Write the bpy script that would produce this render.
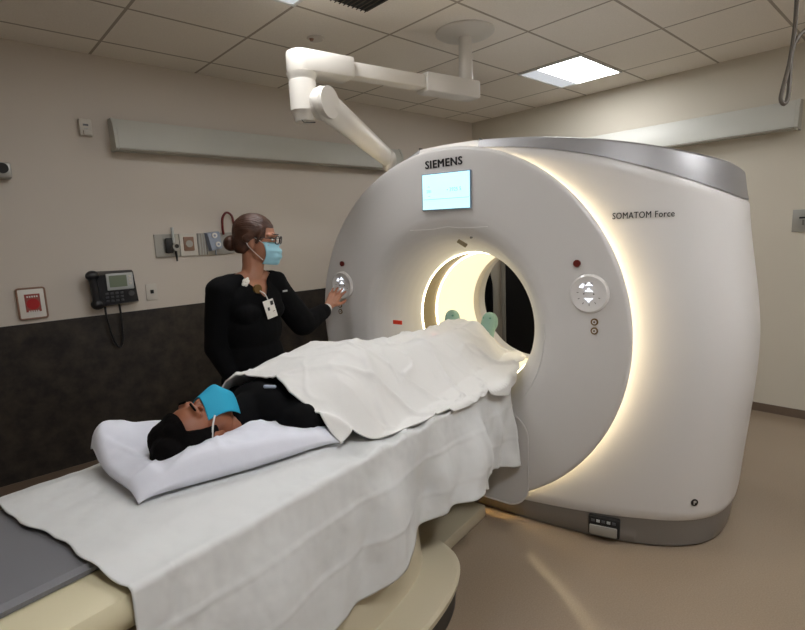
import bpy, bmesh, math, random
import numpy as np
from mathutils import Vector, Matrix, noise
random.seed(4)
scene = bpy.context.scene
for o in list(bpy.data.objects): bpy.data.objects.remove(o)
COL = scene.collection
PI = math.pi

# ------------------------------------------------------------------ camera
yaw, pitch, roll, FPX = 0.741600371, -0.154045898, -0.0432750993, 510.709
Fv = Vector((math.sin(yaw)*math.cos(pitch), math.cos(yaw)*math.cos(pitch), math.sin(pitch)))
r0 = Vector((math.cos(yaw), -math.sin(yaw), 0)); u0 = r0.cross(Fv)
Rv = math.cos(roll)*r0+math.sin(roll)*u0; Uv = -math.sin(roll)*r0+math.cos(roll)*u0
cam = bpy.data.cameras.new('camera'); camo = bpy.data.objects.new('camera', cam); COL.objects.link(camo)
camo.matrix_world = Matrix(((Rv.x, Uv.x, -Fv.x, 0), (Rv.y, Uv.y, -Fv.y, 0), (Rv.z, Uv.z, -Fv.z, 1.54), (0, 0, 0, 1)))
cam.sensor_width = 36; cam.sensor_fit = 'HORIZONTAL'; cam.lens = FPX*36/805; cam.clip_start = .02
scene.camera = camo
# ------------------------------------------------------------------ world, exposure, lights
scene.view_settings.view_transform = 'Standard'; scene.view_settings.look = 'None'
scene.view_settings.exposure = 0.08; scene.view_settings.gamma = 1; scene.view_settings.use_curve_mapping = False
w = bpy.data.worlds.new('world'); scene.world = w; w.use_nodes = True
w.node_tree.nodes['Background'].inputs[0].default_value = (1.0, .94, .88, 1)
w.node_tree.nodes['Background'].inputs[1].default_value = 0.03
# the room is lit by its ceiling panels (emission per panel) and the scanner's own light rings
PANELS = [(4.03, 2.26, 24), (1.297, 2.26, 16), (2.663, -.54, 44), (.614, .02, 40)]

# ------------------------------------------------------------------ frames
AZ = math.radians(9.84)
O = Vector((2.03586727, 1.8708934, 0))
G = Matrix.Translation(O) @ Matrix.Rotation(AZ-PI/2, 4, 'Z')      # gantry frame: x right, y into the bore, z up
I4 = Matrix.Identity(4)
BC = 1.03                                                          # bore centre height
ROOTS = {}
# ------------------------------------------------------------------ material helpers
def lin(c):
    return tuple(((v/255)/12.92 if v/255 <= .04045 else ((v/255+.055)/1.055)**2.4) for v in c)
def mat(name, rgb, rough=.6, metal=0, bump=0, bscale=80, var=0, vscale=8, emit=None, estr=0, coat=0, sss=0, alpha=1, trans=0, spec=.5):
    m = bpy.data.materials.new(name); m.use_nodes = True; nt = m.node_tree; b = nt.nodes['Principled BSDF']
    c = lin(rgb); b.inputs['Base Color'].default_value = (*c, 1); b.inputs['Roughness'].default_value = rough
    b.inputs['Metallic'].default_value = metal; b.inputs['Coat Weight'].default_value = coat
    b.inputs['Specular IOR Level'].default_value = spec
    if sss: b.inputs['Subsurface Weight'].default_value = sss; b.inputs['Subsurface Radius'].default_value = (.02, .008, .004); b.inputs['Subsurface Scale'].default_value = .5
    if trans: b.inputs['Transmission Weight'].default_value = trans
    if alpha < 1: b.inputs['Alpha'].default_value = alpha
    if emit: b.inputs['Emission Color'].default_value = (*lin(emit), 1); b.inputs['Emission Strength'].default_value = estr
    tc = nt.nodes.new('ShaderNodeTexCoord')
    if bump:
        n = nt.nodes.new('ShaderNodeTexNoise'); n.inputs['Scale'].default_value = bscale; n.inputs['Detail'].default_value = 4
        nt.links.new(tc.outputs['Object'], n.inputs['Vector'])
        bp = nt.nodes.new('ShaderNodeBump'); bp.inputs['Strength'].default_value = bump; bp.inputs['Distance'].default_value = .002
        nt.links.new(n.outputs['Fac'], bp.inputs['Height']); nt.links.new(bp.outputs['Normal'], b.inputs['Normal'])
    if var:
        n = nt.nodes.new('ShaderNodeTexNoise'); n.inputs['Scale'].default_value = vscale; n.inputs['Detail'].default_value = 5
        nt.links.new(tc.outputs['Object'], n.inputs['Vector'])
        mx = nt.nodes.new('ShaderNodeMix'); mx.data_type = 'RGBA'
        mx.inputs['A'].default_value = (*[v*(1-var) for v in c], 1); mx.inputs['B'].default_value = (*[min(1, v*(1+var)) for v in c], 1)
        nt.links.new(n.outputs['Fac'], mx.inputs['Factor']); nt.links.new(mx.outputs['Result'], b.inputs['Base Color'])
    return m
def mnode(nt, op, a, b=None):
    n = nt.nodes.new('ShaderNodeMath'); n.operation = op
    for i, v in enumerate((a, b)):
        if v is None: continue
        if isinstance(v, (int, float)): n.inputs[i].default_value = v
        else: nt.links.new(v, n.inputs[i])
    return n.outputs[0]
M = {}
M['gantry'] = mat('gantry_white', (208, 205, 202), .38, bump=.02, bscale=300)
M['funnel'] = mat('funnel_white', (222, 214, 202), .45)
M['silver'] = mat('silver_band', (156, 155, 156), .45, metal=.65)
M['basegrey'] = mat('base_grey', (132, 128, 124), .35, metal=.35)
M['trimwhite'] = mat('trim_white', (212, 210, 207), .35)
M['tan'] = mat('scan_window', (138, 126, 100), .5, spec=.2)
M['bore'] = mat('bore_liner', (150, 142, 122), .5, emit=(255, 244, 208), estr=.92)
M['led'] = mat('led_strip', (255, 240, 200), .5, emit=(255, 238, 200), estr=12)
M['ledbore'] = mat('led_ring_bore', (255, 240, 200), .5, emit=(255, 238, 205), estr=9)
M['screen'] = mat('screen_glow', (200, 235, 240), .3, emit=(188, 232, 244), estr=.85)
M['screenmark'] = mat('screen_marks', (120, 170, 180), .3, emit=(120, 176, 190), estr=.7)
M['screenbez'] = mat('screen_bezel', (120, 140, 165), .3)
M['ink'] = mat('black_ink', (18, 16, 16), .6)
M['inkgrey'] = mat('grey_ink', (110, 105, 100), .6)
M['panelw'] = mat('control_pad', (218, 215, 212), .2, coat=.5)
M['icon'] = mat('lit_icon', (240, 245, 255), .3, emit=(235, 242, 255), estr=1.6)
M['redbtn'] = mat('dark_red_button', (96, 20, 12), .35)
M['brass'] = mat('brass_ring', (110, 82, 40), .4, metal=.3)
M['redlabel'] = mat('red_label', (200, 62, 40), .4, emit=(220, 50, 30), estr=.12)
M['cream'] = mat('table_cream', (206, 197, 166), .42)
M['creamd'] = mat('pedestal_cream', (190, 180, 155), .45)
M['skirt'] = mat('dark_skirt', (52, 47, 40), .6)
M['mattress'] = mat('grey_mattress', (112, 112, 116), .7, bump=.25, bscale=260)
def cloth(name, rgb, b=.25, sc=500, crease=.0):
    m = mat(name, rgb, .85, bump=0, spec=.2); nt = m.node_tree; bs = nt.nodes['Principled BSDF']
    tc = [n for n in nt.nodes if n.type == 'TEX_COORD'][0]
    n1 = nt.nodes.new('ShaderNodeTexNoise'); n1.inputs['Scale'].default_value = sc
    n2 = nt.nodes.new('ShaderNodeTexNoise'); n2.inputs['Scale'].default_value = 7; n2.inputs['Detail'].default_value = 3; n2.inputs['Distortion'].default_value = 0
    for n in (n1, n2): nt.links.new(tc.outputs['Object'], n.inputs['Vector'])
    b1 = nt.nodes.new('ShaderNodeBump'); b1.inputs['Strength'].default_value = b; b1.inputs['Distance'].default_value = .001
    b2 = nt.nodes.new('ShaderNodeBump'); b2.inputs['Strength'].default_value = .22; b2.inputs['Distance'].default_value = .02
    nt.links.new(n1.outputs['Fac'], b1.inputs['Height']); nt.links.new(n2.outputs['Fac'], b2.inputs['Height'])
    nt.links.new(b2.outputs['Normal'], b1.inputs['Normal']); nt.links.new(b1.outputs['Normal'], bs.inputs['Normal'])
    return m
M['sheet'] = cloth('white_sheet', (212, 213, 212))
M['blanket'] = cloth('white_blanket', (222, 221, 218), .5, 300)
M['pillow'] = cloth('white_pillowcase', (222, 224, 234))
M['black'] = mat('black_cloth', (8, 8, 10), .9, bump=.3, bscale=60, spec=.15)
M['skin'] = mat('skin', (172, 120, 94), .5, sss=.15, var=.08, vscale=20)
M['skinp'] = mat('skin_patient', (142, 88, 62), .5, sss=.15, var=.08, vscale=20)
M['mask'] = mat('blue_mask', (150, 198, 214), .8, bump=.2, bscale=200)
M['maskp'] = mat('cyan_mask', (34, 160, 196), .75, bump=.2, bscale=200)
M['strap'] = mat('white_strap', (215, 212, 208), .7)
M['hair'] = mat('brown_hair', (70, 42, 28), .5, bump=.6, bscale=120, var=.9, vscale=22)
M['hairp'] = mat('black_hair', (10, 8, 8), .9, spec=.1, bump=.8, bscale=60)
M['glasses'] = mat('glasses_frame', (28, 18, 20), .3)
M['lens'] = mat('glasses_lens', (255, 255, 255), .05, alpha=.12)
M['badge'] = mat('badge_card', (226, 222, 214), .5)
M['sock'] = mat('green_sock', (140, 172, 156), .9, bump=.6, bscale=150)
M['sockd'] = mat('green_sock_tread', (92, 142, 124), .9)
M['boom'] = mat('boom_white', (216, 211, 202), .35)
M['plastic'] = mat('white_plastic', (204, 198, 188), .5)
M['fixture'] = mat('fixture_acrylic', (190, 190, 182), .5, var=.05, vscale=3)
M['fixedge'] = mat('fixture_edge', (150, 146, 134), .5)
M['tube2'] = mat('light_panel_shade', (120, 122, 124), .5, emit=(236, 240, 246), estr=.62)
M['frame'] = mat('light_frame', (225, 224, 220), .4)
M['phone'] = mat('phone_black', (20, 20, 24), .35)
M['phonegrey'] = mat('phone_silver', (182, 184, 182), .4)
M['lcd'] = mat('phone_lcd', (118, 128, 108), .3)
M['key'] = mat('phone_key', (70, 70, 74), .4)
M['steel'] = mat('steel_plate', (158, 156, 150), .35, metal=.4)
M['brownp'] = mat('brown_outlet', (140, 108, 88), .5)
M['bluegrey'] = mat('bluegrey_plastic', (150, 160, 178), .4)
M['redtube'] = mat('red_hose', (104, 24, 20), .45)
M['redsq'] = mat('red_sign', (150, 72, 62), .5)
M['cable'] = mat('grey_cable', (74, 65, 54), .6)
M['door'] = mat('dark_door', (10, 9, 10), .6)
M['slot'] = mat('vent_dark', (22, 20, 18), .8)
M['rubber'] = mat('base_board', (104, 88, 74), .6)

# walls / ceiling / floor
def wallmat(name, rgb):
    return mat(name, rgb, .75, bump=.18, bscale=240, var=.02, vscale=1.5)
M['wall'] = wallmat('wall_paint', (206, 197, 186))
M['wallb'] = wallmat('wall_paint_warm', (204, 197, 182))
def wainscot():
    m = mat('wainscot_dark', (52, 44, 38), .55); nt = m.node_tree; b = nt.nodes['Principled BSDF']
    tc = nt.nodes['Texture Coordinate']
    n = nt.nodes.new('ShaderNodeTexNoise'); n.inputs['Scale'].default_value = 9; n.inputs['Detail'].default_value = 8; n.inputs['Roughness'].default_value = .65
    nt.links.new(tc.outputs['Object'], n.inputs['Vector'])
    cr = nt.nodes.new('ShaderNodeValToRGB'); cr.color_ramp.elements[0].position = .36; cr.color_ramp.elements[1].position = .68
    cr.color_ramp.elements[0].color = (*lin((22, 17, 14)), 1); cr.color_ramp.elements[1].color = (*lin((58, 50, 42)), 1)
    nt.links.new(n.outputs['Fac'], cr.inputs['Fac']); nt.links.new(cr.outputs['Color'], b.inputs['Base Color'])
    return m
M['wains'] = wainscot()
def ceilmat():
    m = mat('ceiling_tiles', (170, 158, 146), .85); nt = m.node_tree; b = nt.nodes['Principled BSDF']
    geo = nt.nodes.new('ShaderNodeTexCoord'); sp = nt.nodes.new('ShaderNodeSeparateXYZ'); nt.links.new(geo.outputs['Object'], sp.inputs[0])
    def line(out, off, step, wd):
        a = mnode(nt, 'SUBTRACT', out, off); a = mnode(nt, 'DIVIDE', a, step); a = mnode(nt, 'FRACT', a)
        a = mnode(nt, 'SUBTRACT', a, .5); a = mnode(nt, 'ABSOLUTE', a); return mnode(nt, 'GREATER_THAN', a, .5-wd/step/2)
    g = mnode(nt, 'MAXIMUM', line(sp.outputs[0], .272-6.83, .683, .017), line(sp.outputs[1], .30-5.6, .56, .017))
    n = nt.nodes.new('ShaderNodeTexNoise'); n.inputs['Scale'].default_value = 120; n.inputs['Detail'].default_value = 3
    nt.links.new(geo.outputs['Object'], n.inputs['Vector'])
    mx0 = nt.nodes.new('ShaderNodeMix'); mx0.data_type = 'RGBA'
    mx0.inputs['A'].default_value = (*lin((226, 218, 207)), 1); mx0.inputs['B'].default_value = (*lin((246, 239, 228)), 1)
    nt.links.new(n.outputs['Fac'], mx0.inputs['Factor'])
    mx = nt.nodes.new('ShaderNodeMix'); mx.data_type = 'RGBA'
    nt.links.new(g, mx.inputs['Factor']); nt.links.new(mx0.outputs['Result'], mx.inputs['A']); mx.inputs['B'].default_value = (*lin((168, 158, 144)), 1)
    nt.links.new(mx.outputs['Result'], b.inputs['Base Color'])
    return m
M['ceil'] = ceilmat()
def floormat():
    m = mat('floor_vinyl', (170, 146, 118), .3); nt = m.node_tree; b = nt.nodes['Principled BSDF']
    tc = nt.nodes['Texture Coordinate']
    n = nt.nodes.new('ShaderNodeTexNoise'); n.inputs['Scale'].default_value = 160; n.inputs['Detail'].default_value = 2
    n2 = nt.nodes.new('ShaderNodeTexNoise'); n2.inputs['Scale'].default_value = 1.2; n2.inputs['Detail'].default_value = 0
    for q in (n, n2): nt.links.new(tc.outputs['Object'], q.inputs['Vector'])
    s = mnode(nt, 'ADD', mnode(nt, 'MULTIPLY', n.outputs['Fac'], .5), mnode(nt, 'MULTIPLY', n2.outputs['Fac'], .5))
    cr = nt.nodes.new('ShaderNodeValToRGB'); cr.color_ramp.elements[0].position = .35; cr.color_ramp.elements[1].position = .65
    cr.color_ramp.elements[0].color = (*lin((132, 116, 98)), 1); cr.color_ramp.elements[1].color = (*lin((146, 130, 111)), 1)
    nt.links.new(s, cr.inputs['Fac']); nt.links.new(cr.outputs['Color'], b.inputs['Base Color'])
    r = mnode(nt, 'ADD', mnode(nt, 'MULTIPLY', n2.outputs['Fac'], .05), .13); nt.links.new(r, b.inputs['Roughness'])
    return m
M['floor'] = floormat()

# ------------------------------------------------------------------ object helpers
def thing(name, label, cat, base=(0, 0, 0), frame=G, group=None, yaw=0):
    o = bpy.data.objects.new(name, None); COL.objects.link(o); o.empty_display_size = .1
    o.matrix_world = frame @ Matrix.Translation(base)
    o['label'] = label; o['category'] = cat
    if group: o['group'] = group
    ROOTS[o.name] = Vector(base); return o
def tag(o, label, cat, group=None):
    o['label'] = label; o['category'] = cat
    if group: o['group'] = group
    return o
def base_of(p):
    while p.parent: p = p.parent
    return ROOTS.get(p.name, Vector((0, 0, 0)))
def link(name, me, material, parent=None, frame=G, smooth=True, base=None, label=None, kind=None):
    """mesh is in frame coordinates; parented parts are shifted into the thing's own space"""
    if isinstance(me, bmesh.types.BMesh):
        b = me; me = bpy.data.meshes.new(name); bmesh.ops.recalc_face_normals(b, faces=b.faces[:]) if len(b.faces) else None
        b.to_mesh(me); b.free()
    o = bpy.data.objects.new(name, me); COL.objects.link(o)
    if material is not None and len(me.materials) == 0: me.materials.append(material)
    if parent:
        me.transform(Matrix.Translation(-base_of(parent))); o.parent = parent
    else:
        if base is None:
            vs = [v.co for v in me.vertices]
            base = Vector((sum(v.x for v in vs)/len(vs), sum(v.y for v in vs)/len(vs), min(v.z for v in vs)))
        base = Vector(base); me.transform(Matrix.Translation(-base)); o.matrix_world = frame @ Matrix.Translation(base); ROOTS[o.name] = base
    if smooth:
        me.polygons.foreach_set('use_smooth', [True]*len(me.polygons))
        if smooth != 'all': me.set_sharp_from_angle(angle=math.radians(38))
    if label: o['label'] = label
    if kind: o['kind'] = kind
    me.update(); return o
def box(bm, c, s, rot=None, bev=0, seg=2):
    r = bmesh.ops.create_cube(bm, size=1); vs = r['verts']
    mt = Matrix.Translation(c) @ (rot.to_4x4() if rot else Matrix()) @ Matrix.Diagonal((*s, 1))
    bmesh.ops.transform(bm, matrix=mt, verts=vs)
    if bev:
        es = list({e for v in vs for e in v.link_edges}); bmesh.ops.bevel(bm, geom=es, offset=bev, segments=seg, affect='EDGES', profile=.5)
    return bm
def B(c, s, rot=None, bev=0, seg=2): return box(bmesh.new(), c, s, rot, bev, seg)
def cyl(bm, p0, p1, r0, r1=None, n=32, caps=True):
    p0, p1 = Vector(p0), Vector(p1); r1 = r0 if r1 is None else r1; d = p1-p0
    q = d.to_track_quat('Z', 'Y').to_matrix().to_4x4()
    bmesh.ops.create_cone(bm, cap_ends=caps, segments=n, radius1=r0, radius2=r1, depth=d.length, matrix=Matrix.Translation((p0+p1)/2) @ q)
    return bm
def ell(bm, c, r, rot=None, n=24):
    bmesh.ops.create_uvsphere(bm, u_segments=n, v_segments=n//2+2, radius=1, matrix=Matrix.Translation(c) @ (rot.to_4x4() if rot else Matrix()) @ Matrix.Diagonal((*r, 1)))
    return bm
def capsule(bm, p0, p1, r0, r1, n=14):
    cyl(bm, p0, p1, r0, r1, n); ell(bm, p0, (r0,)*3, n=n); ell(bm, p1, (r1,)*3, n=n); return bm
def tube(bm, pts, r, n=10, closed=False, smoothit=True):
    P = [Vector(p) for p in pts]
    if smoothit and len(P) > 2:
        Q = []
        m = len(P); rng = range(m if closed else m-1)
        for i in rng:
            a, b, c, d = (P[(i-1) % m] if closed or i else P[0]), P[i], P[(i+1) % m], (P[(i+2) % m] if closed or i+2 < m else P[-1])
            for k in range(6):
                t = k/6; Q.append(.5*((2*b)+(c-a)*t+(2*a-5*b+4*c-d)*t*t+(3*b-a-3*c+d)*t**3))
        if not closed: Q.append(P[-1])
        P = Q
    m = len(P); rings = []; up = Vector((0, 0, 1)); prev = None
    for i in range(m):
        t = (P[(i+1) % m]-P[i-1]) if closed else (P[min(i+1, m-1)]-P[max(i-1, 0)]); t.normalize()
        x = prev if prev is not None else (up.cross(t) if abs(t.z) < .9 else Vector((1, 0, 0)).cross(t))
        x = (x-t*x.dot(t)).normalized(); prev = x; y = t.cross(x)
        rings.append([bm.verts.new(P[i]+r*(math.cos(2*PI*k/n)*x+math.sin(2*PI*k/n)*y)) for k in range(n)])
    for i in range(m if closed else m-1):
        a, b = rings[i], rings[(i+1) % m]
        for k in range(n): bm.faces.new((a[k], a[(k+1) % n], b[(k+1) % n], b[k]))
    if not closed: bm.faces.new(rings[0][::-1]); bm.faces.new(rings[-1])
    return bm
def grid(fn, nu, nv, closeu=False):
    bm = bmesh.new(); V = [[bm.verts.new(fn(i/(nu if closeu else nu-1), j/(nv-1))) for j in range(nv)] for i in range(nu)]
    for i in range(nu if closeu else nu-1):
        for j in range(nv-1):
            bm.faces.new((V[i][j], V[(i+1) % nu][j], V[(i+1) % nu][j+1], V[i][j+1]))
    return bm
def lathe(profile, c=(0, BC), n=160, close=False):
    """revolve (r, w) about the bore axis"""
    bm = bmesh.new(); R_ = []
    for k in range(n):
        a = 2*PI*k/n; R_.append([bm.verts.new((c[0]+r*math.sin(a), w_, c[1]+r*math.cos(a))) for r, w_ in profile])
    m = len(profile)
    for k in range(n):
        for j in range(m if close else m-1):
            bm.faces.new((R_[k][j], R_[(k+1) % n][j], R_[(k+1) % n][(j+1) % m], R_[k][(j+1) % m]))
    return bm
def extrude_poly(pts, axis0, axis1, ori, nrm, depth, bev=0):
    bm = bmesh.new(); axis0, axis1, ori, nrm = map(Vector, (axis0, axis1, ori, nrm))
    f = bm.faces.new([bm.verts.new(ori+axis0*x+axis1*y) for x, y in pts])
    r = bmesh.ops.extrude_face_region(bm, geom=[f]); bmesh.ops.translate(bm, verts=[e for e in r['geom'] if isinstance(e, bmesh.types.BMVert)], vec=nrm*depth)
    if bev: bmesh.ops.bevel(bm, geom=bm.edges[:], offset=bev, segments=2, affect='EDGES', profile=.5)
    return bm
def rrect(w_, h_, r, n=6):
    out = []
    for cx, cy, a0 in ((w_/2-r, h_/2-r, 0), (-w_/2+r, h_/2-r, PI/2), (-w_/2+r, -h_/2+r, PI), (w_/2-r, -h_/2+r, 1.5*PI)):
        for k in range(n+1): a = a0+PI/2*k/n; out.append((cx+r*math.cos(a), cy+r*math.sin(a)))
    return out
def text_mesh(s, size, bold=0.0, extrude=.0006, sx=1.0, spacing=1.0, align='LEFT'):
    cu = bpy.data.curves.new('lettering', 'FONT'); cu.body = s; cu.size = size; cu.extrude = extrude
    cu.space_character = spacing; cu.align_x = align; cu.resolution_u = 3
    o = bpy.data.objects.new('tmp', cu); COL.objects.link(o)
    bpy.context.view_layer.update()
    me = bpy.data.meshes.new_from_object(o.evaluated_get(bpy.context.evaluated_depsgraph_get()))
    bpy.data.objects.remove(o); bpy.data.curves.remove(cu)
    me.transform(Matrix.Diagonal((sx, 1, 1, 1)))
    if bold:
        bm = bmesh.new()
        for dx, dy in ((-1, 0), (1, 0), (0, -.6), (0, .6)):
            m2 = me.copy(); m2.transform(Matrix.Translation((dx*bold, dy*bold, 0))); bm.from_mesh(m2); bpy.data.meshes.remove(m2)
        bm.to_mesh(me); bm.free()
    return me
def blob(prims, voxel=.006, smooth=4):
    """one continuous surface grown from capsules and ellipsoids"""
    bm = bmesh.new()
    for p in prims:
        if p[0] == 'c': capsule(bm, *p[1:])
        elif p[0] == 'e': ell(bm, *p[1:])
    me = bpy.data.meshes.new('tmp'); bm.to_mesh(me); bm.free()
    o = bpy.data.objects.new('tmp', me); COL.objects.link(o)
    rm = o.modifiers.new('r', 'REMESH'); rm.mode = 'VOXEL'; rm.voxel_size = voxel
    if smooth: s = o.modifiers.new('s', 'SMOOTH'); s.iterations = smooth; s.factor = .5
    bpy.context.view_layer.update()
    out = bpy.data.meshes.new_from_object(o.evaluated_get(bpy.context.evaluated_depsgraph_get()))
    bpy.data.objects.remove(o); bpy.data.meshes.remove(me)
    return out
def carve(me, keep):
    """drop the faces whose centre fails keep()"""
    bm = bmesh.new(); bm.from_mesh(me)
    bmesh.ops.delete(bm, geom=[f for f in bm.faces if not keep(f.calc_center_median())], context='FACES')
    for _ in range(12):                                # even out the cut edge
        new = {}
        for v in bm.verts:
            be = [e for e in v.link_edges if e.is_boundary]
            if len(be) == 2: new[v] = v.co*.4+(be[0].other_vert(v).co+be[1].other_vert(v).co)*.3
        for v, c in new.items(): v.co = c
    bm.to_mesh(me); bm.free(); return me
def sm(a, b, x):
    t = min(1, max(0, (x-a)/(b-a))); return t*t*(3-2*t)
def lerp(pts, x):
    if x <= pts[0][0]: return pts[0][1]
    for (a, fa), (b, fb) in zip(pts, pts[1:]):
        if x <= b: return fa+(fb-fa)*(x-a)/(b-a)
    return pts[-1][1]
def slerp(pts, x):
    if x <= pts[0][0]: return pts[0][1]
    for (a, fa), (b, fb) in zip(pts, pts[1:]):
        if x <= b: return fa+(fb-fa)*sm(a, b, x)
    return pts[-1][1]

# =================================================================== THE SETTING
XB, YA, ZC = 4.826, 3.939, 2.79
XL, YB = -1.6, -2.2
def struct(name, bm, m, label=None):
    o = link(name, bm, m, frame=I4, smooth=False); o['kind'] = 'structure'; return o
struct('floor', B(((XL+XB)/2, (YB+YA)/2, -.05), (XB-XL+.2, YB*-1+YA+.2, .1)), M['floor'])
cl = link('ceiling', B(((XL+XB)/2, (YB+YA)/2, ZC+.05), (XB-XL+.2, YA-YB+.2, .1)), M['ceil'], frame=I4, smooth=False, base=(0, 0, 0)); cl['kind'] = 'structure'
struct('wall_back', B(((XL+XB)/2, YA+.05, ZC/2), (XB-XL+.2, .1, ZC)), M['wall'])
struct('wall_right', B((XB+.05, (YB+YA)/2, ZC/2), (.1, YA-YB, ZC)), M['wallb'])
struct('wall_left', B((XL-.05, (YB+YA)/2, ZC/2), (.1, YA-YB, ZC)), M['wall'])
struct('wall_front', B(((XL+XB)/2, YB-.05, ZC/2), (XB-XL+.2, .1, ZC)), M['wall'])
struct('trim_1', B(((XL+XB)/2, YA-.006, 1.093/2), (XB-XL, .012, 1.093)), M['wains'])
struct('baseboard_right', B((XB-.005, (YB+YA)/2-.4, .034), (.01, YA-YB-.8, .068)), M['rubber'])
struct('baseboard_back', B(((XL+XB)/2, YA-.016, .05), (XB-XL, .01, .1)), M['rubber'])
# dark doorway seen through the bore
dr = struct('door_1', B((XB-.015, 2.98, 1.03), (.03, 1.0, 2.06)), M['door'])
fr = bmesh.new(); box(fr, (XB-.02, 3.50, 1.05), (.04, .05, 2.1)); box(fr, (XB-.02, 2.46, 1.05), (.04, .05, 2.1)); box(fr, (XB-.02, 2.98, 2.085), (.04, 1.09, .05))
struct('trim_2', fr, M['fixedge'])

# =================================================================== GANTRY
gan = thing('ct_scanner', 'big white ring-shaped scanner gantry with glowing bore', 'CT scanner', (0, .75, 0))
def hw(z):                                            # half width of the cover by height
    return slerp([(0, 1.325), (.9, 1.378), (1.75, 1.292), (2.05, 1.245)], z)
CW, HD, PW = .75, .70, 3.5
def plan(t, a, b=HD):
    c, s = math.cos(t), math.sin(t)
    return (a*math.copysign(abs(c)**(2/PW), c), CW+b*math.copysign(abs(s)**(2/PW), s))
def front_w(u, z, b=HD):
    return CW-b*max(0, 1-abs(u/hw(z))**PW)**(1/PW)
NL = 360
ts = [2*PI*i/NL for i in range(NL)]
# even spacing along the outline
def even_plan(a, b=HD, n=NL):
    dense = [plan(2*PI*i/4000, a, b) for i in range(4000)]; L = [0]
    for p, q in zip(dense, dense[1:]+dense[:1]): L.append(L[-1]+math.dist(p, q))
    out = []; k = 0
    for i in range(n):
        s = L[-1]*i/n
        while L[k+1] < s: k += 1
        t = (s-L[k])/max(1e-9, L[k+1]-L[k]); p, q = dense[k], dense[(k+1) % 4000]
        out.append((p[0]+(q[0]-p[0])*t, p[1]+(q[1]-p[1])*t))
    return out
UNIT = even_plan(1.3)
def pl(i, z, inset=0):
    u, w_ = UNIT[i]; s = (hw(z)-inset)/1.3; u *= s; w2 = CW+(w_-CW)*(HD-inset)/HD
    if u < -.05:                                     # the far side stays within the round drum
        if z < BC: u = max(u, -.93)
        else:
            lim = .935+.065*sm(-.45, -.10, u); r = math.hypot(u, z-BC)
            if r > lim: u *= lim/r; z = BC+(z-BC)*lim/r
    return Vector((u, w2, z))
def zat(f, i):
    z = 1.8
    for _ in range(6): z = f(UNIT[i][0]*hw(z)/1.3)
    return z
zlow = lambda u: 1.975-.195*u*u
zup = lambda u: 2.012-.125*u*u
zbase = lambda u: .09+.06*min(1, abs(u)/1.0)
def strip(z0f, z1f, nz, inset_f, hole=None, rear=0):
    bm = bmesh.new(); V = []
    for i in range(NL):
        row = []; za, zb = zat(z0f, i), zat(z1f, i)
        for j in range(nz+1):
            t = j/nz; z = za+(zb-za)*t; row.append(bm.verts.new(pl(i, z, inset_f(t))))
        V.append(row)
    for i in range(NL):
        for j in range(nz):
            q = (V[i][j], V[(i+1) % NL][j], V[(i+1) % NL][j+1], V[i][j+1])
            if hole:
                c = sum((v.co for v in q), Vector())/4
                if math.hypot(c.x, c.z-BC) < (hole if c.y < CW else rear) and abs(c.y-CW) > .4: continue
            bm.faces.new(q)
    return bm
link('side_cover', strip(zbase, zlow, 60, lambda t: .012*(1-sm(0, .012, t))+.01*sm(.992, 1, t), hole=.60, rear=.80), M['gantry'], gan)
band = strip(lambda u: zlow(u)-.004, zup, 8, lambda t: .004+.020*t+.02*max(0, t-.88)/.12*max(0, t-.88)/.12)
bo = link('top_band', band, M['silver'], gan, label='brushed silver top band')
bo.data.materials.append(M['trimwhite'])
for p in bo.data.polygons:
    if abs(p.center.x) < .19: p.material_index = 1
for sx in (-1, 1):
    link('seam', B((sx*.187, .085, 1.987), (.004, .03, .052)), M['inkgrey'], bo, smooth=False)
# top lid
lid = bmesh.new(); rim = [pl(i, zat(zup, i), .044) for i in range(NL)]
half = NL//2
# bridge front and back edge points that share the same |u|
rows = [[lid.verts.new(rim[i].lerp(rim[(NL-i) % NL], k/6)) for k in range(7)] for i in range(half+1)]
for a_, b_ in zip(rows, rows[1:]):
    for k in range(6):
        try: lid.faces.new((a_[k], b_[k], b_[k+1], a_[k+1]))
        except ValueError: pass
bmesh.ops.remove_doubles(lid, verts=lid.verts[:], dist=1e-5)
link('top_lid', lid, M['trimwhite'], gan)
# base
def basestrip():
    bm = bmesh.new(); V = []
    for i in range(NL):
        u = UNIT[i][0]; z1 = zbase(u)+.004
        V.append([bm.verts.new(pl(i, z, ins)) for z, ins in ((0, .035), (.012, .024), (z1*.6, .016), (z1, .014), (z1+.01, .05))])
    for i in range(NL):
        for j in range(4): bm.faces.new((V[i][j], V[(i+1) % NL][j], V[(i+1) % NL][j+1], V[i][j+1]))
    return bm
bs = link('base', basestrip(), M['basegrey'], gan, label='dark grey base plinth')
# plinth in front of the disc, clipped disc bottom
# connector box in the base
cu, cz = .825, .080
cw = front_w(cu, .1)+.012
ang = math.atan2(front_w(cu+.05, .1)-front_w(cu-.05, .1), .1); RZ = Matrix.Rotation(ang, 3, 'Z')
def onf(u, z, off=0):                                    # point on the cover surface, local x along the surface
    return Vector((u, front_w(u, z)-off, z))
cb = link('connector_box', B((cu, cw-.004, cz), (.145, .03, .098), RZ, .006), M['slot'], bs)
lidc = bmesh.new(); box(lidc, Vector((cu, cw-.022, cz-.018)), (.128, .012, .052), RZ, .006)
link('connector_flap', lidc, M['steel'], cb)
for k in range(5): link('socket', B(Vector((cu, cw-.0205, cz+.03))+RZ@Vector((-.048+k*.024, 0, 0)), (.016, .006, .012), RZ), M['phonegrey'] if k % 2 else M['key'], cb, smooth=False)
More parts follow.
